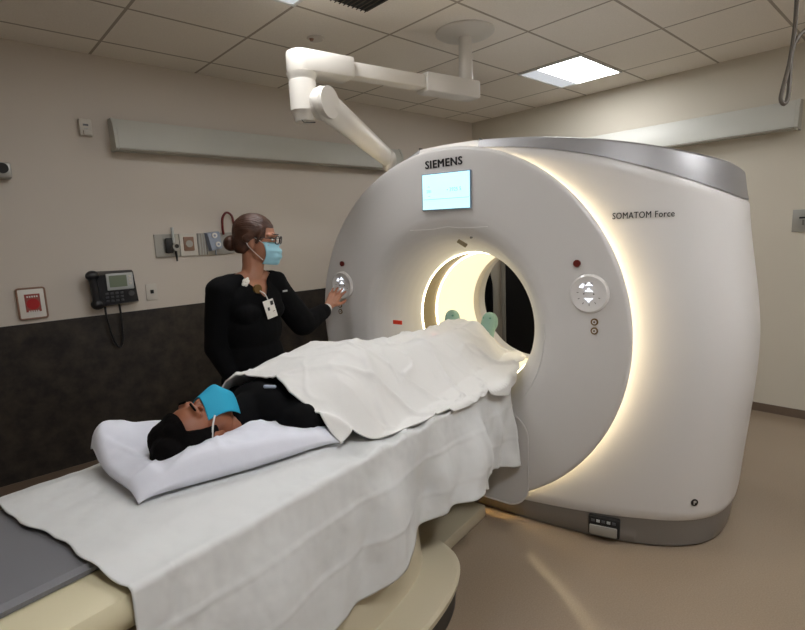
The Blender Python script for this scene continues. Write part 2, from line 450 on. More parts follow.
# front disc with funnel
prof = [(.398, .335), (.400, .32), (.405, .28), (.415, .23), (.432, .18), (.452, .138), (.478, .096), (.51, .058), (.548, .03), (.59, .012), (.65, .003), (.74, .0), (.84, .0), (.92, .0), (.940, .002), (.950, .008), (.954, .017), (.950, .027), (.935, .032), (.86, .034), (.70, .036)]
pf = []
for (a, b), (c, d) in zip(prof, prof[1:]):
    for k in range(3): t = k/3; pf.append((a+(c-a)*t, b+(d-b)*t))
pf.append(prof[-1])
fd = lathe(pf, n=240)
for v in fd.verts:
    if v.co.z < .135: v.co.z = .135
front = link('front_disc', fd, M['gantry'], gan, smooth='all', label='round white front cover')
link('bore_lip', lathe([(.396, .343), (.392, .338), (.393, .333), (.398, .331), (.401, .335), (.400, .343)], n=160, close=True), M['ledbore'], front, label='glowing ring at the bore mouth')
link('scan_window', lathe([(.396, .34), (.398, .38), (.398, .50), (.40, .515)], n=160), M['tan'], gan, label='tan scan window ring')
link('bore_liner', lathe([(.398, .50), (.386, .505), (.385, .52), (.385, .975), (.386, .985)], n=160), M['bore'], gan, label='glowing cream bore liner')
link('bore_light', lathe([(.390, .493), (.396, .493), (.396, .499), (.390, .499)], n=160, close=True), M['ledbore'], gan)
link('rear_lip', lathe([(.386, .98), (.384, 1.0), (.386, 1.05), (.395, 1.085), (.42, 1.12), (.50, 1.21), (.60, 1.31), (.72, 1.42), (.80, 1.452), (.83, 1.44)], n=160), M['funnel'], gan)
# light strip behind the disc edge
ls = lathe([(.905, .040), (.925, .040), (.925, .046), (.905, .046)], n=200, close=True)
for v in ls.verts: v.co.z = max(v.co.z, .20)
link('rim_light', ls, M['led'], gan, label='warm light strip behind the front cover')
# hatch where the couch meets the gantry
hp = [(x, y) for x, y in rrect(.94, .50, .12, 8)]
link('docking_cover', extrude_poly(hp, (1, 0, 0), (0, 0, 1), (0, -.004, .36), (0, 1, 0), .03, 0), M['gantry'], gan, label='raised panel under the bore')
gr = bmesh.new(); tube(gr, [Vector((x, -.005, .36+y)) for x, y in rrect(.945, .505, .12, 8)], .004, 6, True, False)
link('panel_seam', gr, M['gantry'], front, smooth=False)
# arc of laser light on the disc, put in as a thin pale strip
link('laser_arc', tube(bmesh.new(), [(.545*math.sin(math.radians(a)), .0305, BC+.545*math.cos(math.radians(a))) for a in range(84, 128, 3)], .003, 6, False, False), M['trimwhite'], front)
# brow seam above the bore
link('brow_seam', tube(bmesh.new(), [(-.22+.48*k/20, .0005, 1.566+.010*math.exp(-((k-10)/2.2)**2)) for k in range(21)], .0014, 6, False, False), M['gantry'], front)
link('camera_slot', B((.092, .035, 1.487), (.022, .012, .056), Matrix.Rotation(-.85, 3, 'Y') @ Matrix.Rotation(.55, 3, 'X'), .003), M['tan'], front, label='tan laser slot')
link('sensor_dot', cyl(bmesh.new(), (.155, .018, 1.515), (.155, .03, 1.515), .006, n=16), M['inkgrey'], front)
# screen
sc = link('display', B((.026, -.004, 1.760), (.300, .014, .192), Matrix.Rotation(math.radians(1.0), 3, 'Y'), .004), M['screenbez'], front, label='lit pale blue display')
RS = Matrix.Rotation(math.radians(1.0), 3, 'Y')
link('screen', B((.027, -.0115, 1.760), (.290, .002, .182), RS), M['screen'], sc, smooth=False)
for nm, (tx, s, x, z) in enumerate([('281', .022, -.092, 1.758), ('• 3925 5', .026, .035, 1.757), ('-•-', .018, -.085, 1.784), ('-•-', .018, -.085, 1.735)]):
    me = text_mesh(tx, s, extrude=.0003); me.transform(Matrix.Translation((x, -.0128, z)) @ Matrix.Rotation(PI/2, 4, 'X'))
    link('readout', me, M['screenmark'], sc, smooth=False)
link('rule_line', B((.027, -.0128, 1.722), (.28, .0006, .002), RS), M['screenmark'], sc, smooth=False)
# lettering
me = text_mesh('SIEMENS', .056, bold=.0018, extrude=.0015, sx=1.0, spacing=1.12)
me.transform(Matrix.Translation((-.102, -.002, 1.886)) @ Matrix.Rotation(PI/2, 4, 'X')); link('lettering', me, M['ink'], front, smooth=False, label='black SIEMENS lettering')
me = text_mesh('SOMATOM Force', .040, bold=.0003, extrude=.0008, sx=.78, spacing=1.08)
bmt = bmesh.new(); bmt.from_mesh(me); wid = max(v.co.x for v in bmt.verts)
bmesh.ops.subdivide_edges(bmt, edges=[e for e in bmt.edges if e.calc_length() > .008], cuts=1)
for v in bmt.verts:
    x, y, z = v.co; uu = .836+x/wid*.236; zz = 1.572+y; v.co = Vector((uu, front_w(uu, zz)-.002-z*1.0-.0008, zz))
link('lettering', bmt, M['ink'], gan, smooth=False, label='small black SOMATOM Force lettering')
# controls
def controls(sx):
    cx, cz_ = sx*.768, 1.245
    pad = link('control_pad', lathe([(0, -.004), (.055, -.006), (.070, -.012), (.080, -.014), (.088, -.008), (.090, .003)], (cx, cz_), 56), M['panelw'], front, label='round glossy control pad')
    def ic(pts, x, z, s): return extrude_poly([(a*s, b*s) for a, b in pts], (1, 0, 0), (0, 0, 1), (cx+x, -.0075, cz_+z), (0, -1, 0), .0015)
    up = [(-1.1, -.35), (-.6, .05), (-.22, .15), (-.22, .6), (.22, .6), (.22, .15), (.6, .05), (1.1, -.35), (.5, -.25), (-.5, -.25)]
    dn = [(a, -b) for a, b in up]
    link('icon', ic(up, 0, .042, .016), M['icon'], pad, smooth=False)
    link('icon', ic(up, 0, .016, .017), M['icon'], pad, smooth=False)
    link('icon', ic(dn, 0, -.026, .018), M['icon'], pad, smooth=False)
    link('icon', ic([(-1, -.6), (.2, .8), (.9, .5), (.5, -.8)], -.032*1, .036, .012), M['icon'], pad, smooth=False)
    for k in range(9):
        a = math.radians(-75+k*-0+k*33.0+150)
        link('key_mark', B((cx+.050*math.cos(a), -.0072, cz_+.050*math.sin(a)), (.009, .001, .003), Matrix.Rotation(-a, 3, 'Y')), M['inkgrey'], pad, smooth=False)
    for x in (-.022, .022): link('key_mark', B((cx+x, -.0065, cz_), (.006, .001, .006)), M['inkgrey'], pad, smooth=False)
    link('stop_button', cyl(bmesh.new(), (cx-.055 if sx > 0 else cx+.01, -.008, cz_+.137), (cx-.055 if sx > 0 else cx+.01, .002, cz_+.137), .0165, n=28), M['redbtn'], front, label='dark red button')
    for dz in (-.127, -.168):
        bx = cx+.026 if sx > 0 else cx-.03
        b_ = link('call_button', cyl(bmesh.new(), (bx, -.005, cz_+dz), (bx, .002, cz_+dz), .0165, n=28), M['brass'], front, label='small brass-ringed button')
        link('button_face', cyl(bmesh.new(), (bx, -.0065, cz_+dz), (bx, -.004, cz_+dz), .010, n=20), M['panelw'], b_, smooth=False)
        link('button_mark', cyl(bmesh.new(), (bx, -.0075, cz_+dz), (bx, -.006, cz_+dz), .0045, n=12), M['brass'], b_, smooth=False)
controls(1); controls(-1)
link('laser_window', B((-.338, -.001, 1.038), (.066, .006, .024), None, .002), M['redlabel'], front, label='red laser window')
# small round badge near the foot
ub, zb_ = 1.19, .25
Rb = Matrix.Rotation(math.atan2(front_w(ub+.03, zb_)-front_w(ub-.03, zb_), .06), 3, 'Z')
pb = onf(ub, zb_); nb = Rb @ Vector((0, -1, 0))
rb = link('round_mark', cyl(bmesh.new(), pb+nb*.003, pb-nb*.004, .017, n=28), M['ink'], gan)
me = text_mesh('P', .026, bold=.001, align='CENTER'); me.transform(Matrix.Translation(pb+nb*.0042+Vector((0, 0, -.009))) @ Rb.to_4x4() @ Matrix.Rotation(PI/2, 4, 'X')); link('mark_letter', me, M['panelw'], rb, smooth=False)
# vertical seam of the rear cover
for sx in (1,):
    pts = []
    for k in range(30):
        z = .16+1.42*k/29; a = hw(z); w_ = 1.08; pts.append((a*max(0, 1-abs((w_-CW)/HD)**PW)**(1/PW)+.0005, w_, z))
    link('cover_seam', tube(bmesh.new(), pts, .004, 6, False, False), M['inkgrey'], gan)
# dark interior ring between the cover and the liner so nothing shows through
link('inner_frame', lathe([(.41, .33), (.41, 1.2), (.62, 1.2), (.62, .10), (.56, .05)], n=96), M['gantry'], gan)

# =================================================================== COUCH (patient table)
tb = thing('patient_table', 'long cream patient couch under the sheet, leading into the bore', 'patient table', (0, -1.35, 0))
def se(a, b, cw_, p, z, n=96):
    out = []
    for i in range(n):
        t = 2*PI*i/n; c, s = math.cos(t), math.sin(t)
        out.append(Vector((a*math.copysign(abs(c)**(2/p), c), cw_+b*math.copysign(abs(s)**(2/p), s), z)))
    return out
def loft(rings, caps=True):
    bm = bmesh.new(); V = [[bm.verts.new(p) for p in r] for r in rings]; n = len(V[0])
    for a, b in zip(V, V[1:]):
        for i in range(n): bm.faces.new((a[i], a[(i+1) % n], b[(i+1) % n], b[i]))
    if caps: bm.faces.new(V[0][::-1]); bm.faces.new(V[-1])
    return bm
link('foot_skirt', loft([se(.512, .865, -1.40, 4.2, 0), se(.52, .872, -1.40, 4.2, .105)]), M['skirt'], tb, label='dark skirt of the foot')
link('foot_platform', loft([se(.51, .86, -1.40, 4.2, .104), se(.527, .882, -1.40, 4.2, .110), se(.53, .888, -1.40, 4.2, .135), se(.52, .878, -1.40, 4.2, .148), se(.50, .86, -1.40, 4.2, .152)]), M['creamd'], tb)
link('pedestal', loft([se(.385, .80, -1.40, 3.6, .15), se(.38, .795, -1.40, 3.6, .17), se(.36, .78, -1.40, 3.6, .45), se(.33, .78, -1.40, 3.6, .64)]), M['creamd'], tb)
link('cable_duct', B((0, -.27, .035), (.47, .50, .07), None, .012), M['creamd'], tb)
# top frame: rounded cream section
def prism_w(sec, w0, w1, bevel_end=.0):
    r0 = [Vector((x, w0, z)) for x, z in sec]; r1 = [Vector((x, w1, z)) for x, z in sec]
    return loft([r0, r1])
secr = [(-.385, .765), (-.375, .785), (-.35, .796), (-.26, .80), (.26, .80), (.35, .796), (.375, .785), (.385, .765), (.385, .735), (.37, .705), (.33, .675), (.25, .655), (-.25, .655), (-.33, .675), (-.37, .705), (-.385, .735)]
link('table_frame', prism_w(secr, -2.62, -.10), M['cream'], tb)
link('tabletop', prism_w([(-.235, .795), (-.21, .805), (.21, .805), (.235, .795), (.225, .775), (.15, .752), (-.15, .752), (-.225, .775)], -.35, .44), M['cream'], tb, label='narrow sliding top inside the bore')
link('mattress', prism_w([(-.25, .803), (-.252, .815), (-.24, .826), (.24, .826), (.252, .815), (.25, .803)], -2.60, .42), M['mattress'], tb, label='dark grey mattress')

# =================================================================== SHEET
def fbm(x, y, z=0, o=3):
    return noise.fractal(Vector((x, y, z)), 1.0, 2.0, o)
HEMN = [(-1.92, .30), (-1.75, .285), (-1.55, .30), (-1.40, .30), (-1.323, .312), (-1.161, .312), (-1.06, .325), (-1.00, .338), (-.92, .36), (-.80, .385), (-.70, .40), (-.62, .41), (-.545, .405), (-.45, .40), (-.38, .37), (-.307, .352), (-.25, .375), (-.18, .372), (-.07, .35), (0, .35)]
W0, W1 = -1.95, -.035
def sheet_fn(a, b):
    # a along w (head end -> gantry), b across far hem -> near hem
    w_ = W0+(W1-W0)*a
    edge = sm(.055, 0, 0) if False else 0
    hn = lerp(HEMN, w_); Ln = .80-hn; Lf = .34
    total = Lf+.78+Ln; s = b*total
    if s < Lf:
        d = Lf-s; u = -.392-.03*sm(0, .3, d)-.012*math.sin(w_*9+1.3)*sm(0, .3, d)-.01*math.sin(w_*21)*sm(.05, .3, d); z = .80-d
        w2 = w_
    elif s < Lf+.78:
        u = -.39+(s-Lf); z = .834-.030*sm(.245, .37, abs(u)); w2 = w_
        z += .006*fbm(u*7, w_*5, 3)+.002*fbm(u*20, w_*12, 9)
        # crumples near the gantry end and by the pillow
        c = sm(-1.3, -1.0, w_)*sm(.2, .35, u)
        z += c*.016*math.sin(w_*38+u*10+2*fbm(w_*4, 2))*(.6+.4*fbm(w_*6, 5))
    else:
        d = s-Lf-.78; z = .80-d; u = .392; w2 = w_
        g = sm(.0, .30, d)
        f = math.sin(w_*11.5+1.2*fbm(w_*2.3, d*1.5, 7)+.6)
        f2 = math.sin(w_*24+2.4*fbm(w_*3.1, d*2, 17)+d*3)
        amp = lerp([(-1.95, .35), (-1.5, .3), (-1.1, .45), (-.6, 1), (0, 1)], w_)
        u += .018*g+amp*g*(.050*f+.024*f2)+.004*fbm(w_*9, d*9, 4)
        # tucked fold wedges
        for wc, sg, am in ((-.40, .035, .045), (-.20, .03, .03), (-.72, .05, .03)):
            u += am*g*math.exp(-((w_-wc-.1*d)/sg)**2)
    # round the edge
    if Lf-.03 < s < Lf+.03: z -= .006
    # pressed fold lines
    for cz_ in (.665, .50):
        if s > Lf+.78: u += .0035*math.exp(-((z-cz_)/.006)**2)
    # ragged head end
    e = sm(.05, 0, a); w2 += (.03*(u/.3) + .006*math.sin(u*19)+.003*math.sin(u*47+1))*sm(.12, 0, a)
    return Vector((u, w2, z+.004))
shm = grid(sheet_fn, 330, 190)
sho = link('bed_sheet', shm, M['sheet'], smooth='all'); tag(sho, 'white sheet spread over the couch and hanging down its near side', 'sheet')
md = sho.modifiers.new('thick', 'SOLIDIFY'); md.thickness = .0025; md.offset = 1

# =================================================================== PILLOW
PA, PB, PC, PD = Vector((-.33, -1.71)), Vector((.12, -1.765)), Vector((.325, -1.13)), Vector((-.25, -1.08))
def pillow_xy(s, t):
    return (PA*(1-s)*(1-t)+PB*s*(1-t)+PC*s*t+PD*(1-s)*t)
def pill(a, b, top=True):
    s = a; t = b
    e = (1-abs(2*s-1)**3.2)*(1-abs(2*t-1)**3.0); e = max(0, e)**.42
    bow = .018
    s2 = .5+(s-.5)*(1-bow*2*(1-abs(2*t-1)**2)*0+0*t); p = pillow_xy(s2, t)
    # pincushion edges
    cx = (PA+PB+PC+PD)/4; p = p+(cx-p)*.06*(1-abs(abs(2*s-1)-abs(2*t-1)))*max(abs(2*s-1), abs(2*t-1))**2*0.8
    h_ = .058*e*(1-.45*sm(.4, .95, t))
    hp_ = .050*sm(.35, .72, s)*sm(.0, .35, t)*(1-.85*t)+.060*sm(.45, 0, s)*sm(.5, .0, t)     # puffed near side, lifted far corner
    dep = .075*math.exp(-(((p.x+.02)/.10)**2+((p.y+1.50)/.17)**2))
    if top:
        z = .845+h_*.9+hp_*min(1, e*2.2)-dep*e
        z += .010*e*fbm(p.x*9, p.y*7, 2)+.012*e*(1-abs(math.sin(p.x*16+p.y*11+3*fbm(p.x*4, p.y*4, 8))))**4*sm(.35, .8, s)+.008*e*(1-abs(math.sin(p.x*9-p.y*17+3*fbm(p.x*3, p.y*3, 18))))**5
        z = max(z, .846)
    else: z = 0
    seam = .846+.034*(1-abs(2*s-1)**6*abs(2*t-1)**6)
    if top: z += seam-.845
    else: z = seam-.034*min(1, e*1.6)
    lift = .040*sm(.35, 0, s)*sm(.25, 0, t)
    return Vector((p.x, p.y, z+lift))
bm = bmesh.new(); n1, n2 = 70, 80
T = [[bm.verts.new(pill(i/(n1-1), j/(n2-1))) for j in range(n2)] for i in range(n1)]
D_ = [[bm.verts.new(pill(i/(n1-1), j/(n2-1), False)) for j in range(n2)] for i in range(n1)]
for i in range(n1-1):
    for j in range(n2-1):
        bm.faces.new((T[i][j], T[i+1][j], T[i+1][j+1], T[i][j+1])); bm.faces.new((D_[i][j], D_[i][j+1], D_[i+1][j+1], D_[i+1][j]))
for j in range(n2-1):
    for i in (0, n1-1): bm.faces.new((T[i][j], T[i][j+1], D_[i][j+1], D_[i][j]))
for i in range(n1-1):
    for j in (0, n2-1): bm.faces.new((T[i][j], T[i+1][j], D_[i+1][j], D_[i][j]))
bmesh.ops.smooth_vert(bm, verts=bm.verts[:], factor=.4, use_axis_x=True, use_axis_y=True, use_axis_z=True)
po = link('pillow', bm, M['pillow'], smooth='all'); tag(po, 'plump white pillow under the lying person\'s head', 'pillow')

# =================================================================== PEOPLE
def frame3(fwd, up):
    f = Vector(fwd).normalized(); u = Vector(up); u = (u-f*u.dot(f)).normalized(); r = f.cross(u)
    return Matrix((r, f, u)).transposed()            # columns: right, forward, up
def head_prims(c, R3):
    L = lambda p: c+R3@Vector(p)
    P = [('e', L((0, -.012, .024)), (.075, .093, .086), R3, 28), ('e', L((0, .028, -.035)), (.060, .062, .080), R3, 28),
         ('e', L((0, .050, -.088)), (.040, .036, .028), R3, 20), ('c', L((-.035, .01, -.075)), L((-.014, .062, -.093)), .022, .018), ('c', L((.035, .01, -.075)), L((.014, .062, -.093)), .022, .018),
         ('c', L((0, .086, .002)), L((0, .102, -.032)), .010, .013), ('e', L((-.011, .095, -.036)), (.009, .011, .008), R3, 12), ('e', L((.011, .095, -.036)), (.009, .011, .008), R3, 12),
         ('e', L((-.034, .064, -.028)), (.022, .016, .020), R3, 16), ('e', L((.034, .064, -.028)), (.022, .016, .020), R3, 16),
         ('c', L((-.052, .066, .028)), L((-.014, .084, .028)), .009, .009), ('c', L((.052, .066, .028)), L((.014, .084, .028)), .009, .009),
         ('e', L((0, .084, -.060)), (.024, .010, .006), R3, 14), ('e', L((0, .083, -.069)), (.020, .010, .007), R3, 14)]
    for s in (-1, 1):
        P += [('e', L((s*.076, -.008, -.012)), (.009, .019, .030), R3, 14), ('e', L((s*.074, .0, -.038)), (.009, .010, .012), R3, 12)]
    return P
def hand_prims(wr, d, nrm, side, curl=.3, spread=.10):
    """wrist point, finger direction, palm normal, side=+1 when the thumb lies on +across"""
    d = Vector(d).normalized(); nrm = Vector(nrm); nrm = (nrm-d*nrm.dot(d)).normalized(); ac = d.cross(nrm)*side
    P = []; offs = (.030, .010, -.010, -.029); lens = (.072, .080, .074, .058); rad = (.0088, .0090, .0086, .0076)
    for o_, ln, r in zip(offs, lens, rad):
        k0 = wr+ac*o_*.55; k1 = wr+d*.085+ac*o_
        P.append(('c', k0, k1, .014, .0115))
        dd = (d+ac*(o_*spread/.03)).normalized(); p = k1; a = curl*.5
        for q, f in enumerate((.46, .30, .24)):
            v = (dd*math.cos(a)+nrm*math.sin(a)); e = p+v*ln*f*1.05; P.append(('c', p, e, r*(1-.08*q), r*(.92-.08*q))); p = e; a += curl
    t0 = wr+ac*.018+d*.018; t1 = wr+ac*.046+d*.048+nrm*.012; t2 = t1+(d*.8+ac*.45+nrm*.25).normalized()*.034; t3 = t2+(d*.95+ac*.1+nrm*.3).normalized()*.026
    P += [('c', t0, t1, .016, .0125), ('c', t1, t2, .0112, .0100), ('c', t2, t3, .0100, .0085)]
    return P
def eyes(c, R3, parent, closed=False):
    for s in (-1, 1):
        p = c+R3@Vector((s*.031, .0795, .008))
        if closed:
            link('eyelid', ell(bmesh.new(), p, (.015, .006, .006), R3, 14), M['skinp'], parent)
        else:
            e = link('eye', ell(bmesh.new(), p, (.013, .007, .0065), R3, 16), M['badge'], parent)
            link('iris', ell(bmesh.new(), p+R3@Vector((0, .0045, 0)), (.0055, .003, .0055), R3, 12), M['glasses'], e)

# ---- standing technologist
wom = thing('person', 'standing woman in black scrubs, glasses and blue mask, reaching to the scanner controls', 'person', (-.60, -.76, 0))
hc = Vector((-.590, -.752, 1.592)); HR = frame3((.80, .60, -.16), (.10, .08, 1))
neckb = Vector((-.615, -.775, 1.40))
shR, shL = Vector((-.625, -.930, 1.362)), Vector((-.610, -.630, 1.360))
elL, wrL = Vector((-.595, -.485, 1.130)), Vector((-.710, -.200, 1.170))
elR, wrR = Vector((-.665, -.955, 1.09)), Vector((-.56, -.90, .86))
V = Vector
def torso(gr=0):
    P = [('e', V((-.62, -.775, 1.29)), (.105+gr, .150+gr, .135), None, 26), ('e', V((-.615, -.775, 1.16)), (.100+gr, .138+gr, .14), None, 26), ('e', V((-.62, -.775, 1.02)), (.102+gr, .140+gr, .13), None, 26),
         ('e', V((-.62, -.775, .90)), (.115+gr, .168+gr, .12), None, 26), ('c', shR, shL, .052+gr, .052+gr),
         ('e', V((-.565, -.84, 1.25)), (.055+gr, .062+gr, .06), None, 20), ('e', V((-.565, -.71, 1.25)), (.055+gr, .062+gr, .06), None, 20),
         ('c', neckb+V((0, -.05, -.005)), shR, .050+gr*.5, .05+gr), ('c', neckb+V((0, .05, -.005)), shL, .050+gr*.5, .05+gr)]
    return P
legs = lambda g: [('c', V((-.625, -.775+s*.09, .86)), V((-.665, -.775+s*.095, .48)), .085+g, .058+g) for s in (-1, 1)]+[('c', V((-.665, -.775+s*.095, .48)), V((-.735, -.775+s*.10, .10)), .056+g*1.3, .040+g*1.8) for s in (-1, 1)]
armL = lambda g: [('c', shL, elL, .050+g, .041+g*1.4), ('c', elL, wrL, .040+g*1.4, .026+g*.8)]
armR = lambda g: [('c', shR, elR, .050+g, .041+g), ('c', elR, wrR, .040+g, .026+g*.6)]
bodyP = head_prims(hc, HR)+[('c', neckb+V((.0, 0, -.03)), hc+HR@V((0, -.020, -.07)), .056, .050)]+torso(0)+legs(0)+armL(0)+armR(0)
dL = V((-.10, .78, .66)).normalized(); bodyP += hand_prims(wrL+dL*.020, dL, (-.55, .25, -.80), -1, .22, .16)
bodyP += hand_prims(wrR+V((.01, 0, -.01)), (.45, .1, -.9), (0, 1, 0), 1, .35, .1)
for s in (-1, 1): bodyP += [('c', V((-.74, -.775+s*.10, .045)), V((-.62, -.775+s*.115, .035)), .040, .032)]
wb = link('body', blob(bodyP, .0042, 4), M['skin'], wom, smooth='all')
fw = V((1, .15, 0)).normalized()
def keep_top(c):
    d = c-neckb; f = d.x*.985+d.y*.10; l = d.y
    if c.z > 1.432: return False
    if f > .0 and abs(l) < .075*(c.z-1.312)/.11: return False          # V neck
    if (c-wrL).dot((wrL-elL).normalized()) > -.045 and (c-wrL).length < .12: return False
    if (c-wrR).dot((wrR-elR).normalized()) > -.03 and (c-wrR).length < .12: return False
    return True
tp = blob(torso(.014)+armL(.014)+armR(.014)+[('e', V((-.62, -.775, .84)), (.135, .185, .10), None, 24)], .006, 5)
for v in tp.vertices:
    n_ = fbm(v.co.x*9, v.co.y*9, v.co.z*6)*.006; v.co.x += n_
to = link('scrub_top', carve(tp, keep_top), M['black'], wom, smooth='all')
md = to.modifiers.new('thick', 'SOLIDIFY'); md.thickness = .003; md.offset = 1
pt = blob([('e', V((-.62, -.775, .88)), (.125, .175, .12), None, 24)]+legs(.016), .008, 4)
link('scrub_trousers', carve(pt, lambda c: c.z < .92 and c.z > .085), M['black'], wom, smooth='all')
for s in (-1, 1):
    sb = blob([('c', V((-.745, -.775+s*.10, .048)), V((-.62, -.775+s*.115, .038)), .047, .040), ('e', V((-.71, -.775+s*.103, .06)), (.075, .042, .045), None, 18)], .006, 3)
    for v in sb.vertices: v.co.z = max(v.co.z, 0.001)
    link('shoe', sb, M['glasses'], wom)
# hair
def Lh(p): return hc+HR@V(p)
hp = [('e', Lh((0, -.024, .034)), (.086, .101, .090), HR, 30), ('e', Lh((0, -.062, -.020)), (.070, .058, .070), HR, 24),
      ('e', Lh((0, -.128, -.034)), (.042, .036, .038), HR, 22), ('c', Lh((0, -.09, -.02)), Lh((0, -.115, -.03)), .042, .030),
      ('c', Lh((-.072, .03, .055)), Lh((-.082, -.03, .0)), .016, .020), ('c', Lh((.072, .03, .055)), Lh((.082, -.03, .0)), .016, .020),
      ('c', Lh((.078, .04, .04)), Lh((.080, .018, -.012)), .009, .007)]
hm = blob(hp, .004, 3); inv = HR.transposed()
for v in hm.vertices:
    q = inv@(v.co-hc); a = math.atan2(q.x, q.z); d = (v.co-Lh((0, -.03, .02))).normalized()
    v.co += d*.0009*math.sin(a*60+q.y*30)+d*.0015*fbm(q.x*60, q.y*20, q.z*60)
def keep_hair(c):
    q = inv@(c-hc)
    return not (q.y > .050-.25*max(0, -q.z) and q.z < .062+.0*q.x) and not (q.z < -.075)
link('hair', carve(hm, keep_hair), M['hair'], wom, smooth='all')
eyes(hc, HR, wb)
for s in (-1, 1): link('eyebrow', capsule(bmesh.new(), Lh((s*.016, .093, .034)), Lh((s*.046, .080, .036)), .003, .002, 8), M['glasses'], wb)
# mask: pleated shell in front of nose, mouth and chin
def mask_mesh(c, R3, bulge=1.0):
    def f(a, b):
        x = (a-.5)*2; z = b
        ww = .066-.010*abs(2*b-1)**2; yy = .113-.060*abs(x)**2.4-.022*abs(2*b-.9)**2*bulge
        pl_ = .0022*math.sin(b*PI*7)*(1-abs(x)**4)
        return c+R3@V((x*ww, yy+pl_+.010, -.112+.108*z))
    return grid(f, 36, 30)
mo = link('face_mask', mask_mesh(hc, HR), M['mask'], wom, smooth='all', label='pale blue surgical mask')
mo.modifiers.new('thick', 'SOLIDIFY').thickness = .0018
for s in (-1, 1):
    link('ear_loop', tube(bmesh.new(), [Lh((s*.062, .052, -.018)), Lh((s*.078, .02, .004)), Lh((s*.085, -.018, .012)), Lh((s*.084, -.026, -.02)), Lh((s*.078, .0, -.05)), Lh((s*.060, .050, -.092))], .0018, 6), M['strap'], mo)
gl = []
gb = bmesh.new()
for s in (-1, 1):
    pts = [Lh((s*.034+x, .108-.25*abs(s*.034+x)**1*.4, .008+z)) for x, z in rrect(.050, .036, .013, 4)]
    tube(gb, pts, .0024, 6, True, False)
    tube(gb, [Lh((s*.059, .098, .016)), Lh((s*.078, .07, .014)), Lh((s*.084, -.005, .010)), Lh((s*.083, -.022, -.004))], .0022, 6)
tube(gb, [Lh((-.010, .106, .010)), Lh((0, .110, .013)), Lh((.010, .106, .010))], .0022, 6)
go = link('glasses', gb, M['glasses'], wom, label='dark rimmed glasses')
for s in (-1, 1):
    link('lens', extrude_poly(rrect(.048, .034, .012, 4), HR@V((1, -.1*s, 0)), HR@V((0, 0, 1)), Lh((s*.034, .1045, .008)), HR@V((0, 1, 0)), .001), M['lens'], go, smooth=False)
# badge, reel, brooch, wrist band
bd = link('name_badge', B((-.482, -.765, 1.262), (.003, .060, .088), Matrix.Rotation(.17, 3, 'X') @ Matrix.Rotation(-.12, 3, 'Y'), .001), M['badge'], wom, label='white name badge')
RB_ = Matrix.Rotation(.17, 3, 'X')
link('badge_photo', B(V((-.4795, -.765, 1.262))+RB_@V((0, .014, .026)), (.002, .016, .020), RB_), M['ink'], bd, smooth=False)
link('badge_emblem', B(V((-.4795, -.765, 1.262))+RB_@V((0, .016, -.022)), (.002, .014, .016), RB_), M['redtube'], bd, smooth=False)
link('badge_emblem', B(V((-.4795, -.765, 1.262))+RB_@V((0, -.010, .002)), (.002, .010, .016), RB_), M['ink'], bd, smooth=False)
for k in range(3): link('badge_line', B(V((-.4795, -.765, 1.262))+RB_@V((0, -.006, -.024-.007*k)), (.002, .026, .002), RB_), M['inkgrey'], bd, smooth=False)
link('badge_clip', tube(bmesh.new(), [(-.484, -.772, 1.305), (-.487, -.785, 1.335), (-.497, -.805, 1.352)], .003, 6), M['strap'], bd)
link('badge_reel', cyl(bmesh.new(), (-.498, -.812, 1.362), (-.510, -.812, 1.362), .021, n=24), M['brass'], wom, label='round brown badge reel')
fl = bmesh.new()
for k in range(5): a = 2*PI*k/5; ell(fl, (-.525, -.862+.012*math.cos(a), 1.398+.012*math.sin(a)), (.006, .010, .010), None, 10)
ell(fl, (-.521, -.862, 1.398), (.006, .006, .006), None, 10); link('flower_clip', fl, M['badge'], wom, label='white flower clip')
lm = bmesh.new(); box(lm, (-.497, -.655, 1.335), (.002, .028, .008)); link('chest_logo', lm, M['phonegrey'], wom)
wd = (wrL-elL).normalized(); link('wrist_band', cyl(bmesh.new(), wrL-wd*.030, wrL-wd*.002, .0315, .0300, 28), M['strap'], wom, label='white wrist band')

# the torso and what it carries, settled into the leaning pose
for o in list(bpy.data.objects):
    p = o
    while p.parent: p = p.parent
    if p is wom and o.type == 'MESH':
        for v in o.data.vertices:
            z = v.co.z; yy = v.co.y-.76
            v.co.y -= .030*sm(1.47, 1.38, z)*sm(-.42, -.60, yy); v.co.z -= .040*sm(.25, .95, z)
        o.data.update()
# ---- patient
pat = thing('person', 'person lying on the couch in black shirt and cyan mask with eyes closed', 'person', (0, -.6, .84))
pc = V((.012, -1.500, .957)); PR = frame3((.04, .10, 1), (0, -1, .10))
def Lp(p): return pc+PR@V(p)
sR, sL = V((-.18, -1.215, .932)), V((.18, -1.215, .932))
eN, eF = V((.24, -.95, .893)), V((-.24, -.95, .893))
wN, wF = V((.10, -.80, 1.02)), V((-.10, -.82, 1.02))
bp = head_prims(pc, PR)+[('c', V((0, -1.26, .945)), Lp((0, -.02, -.07)), .058, .052),
      ('e', V((0, -1.12, .950)), (.160, .17, .098), None, 26), ('e', V((0, -.92, .945)), (.155, .16, .100), None, 26), ('e', V((0, -.75, .93)), (.165, .13, .088), None, 26),
      ('c', sR, sL, .055, .055),
      ('c', sL, eN, .048, .040), ('c', eN, wN, .038, .026), ('c', sR, eF, .048, .040), ('c', eF, wF, .038, .026)]
for s in (-1, 1):
    bp += [('c', V((s*.09, -.72, .925)), V((s*.105, -.27, .925)), .080, .055), ('c', V((s*.105, -.27, .925)), V((s*.115, .16, .885)), .052, .036),
           ('c', V((s*.115, .185, .878)), V((s*.122, .225, 1.00)), .028, .020), ('c', V((s*.115, .18, .875)), V((s*.117, .22, .872)), .032, .028)]
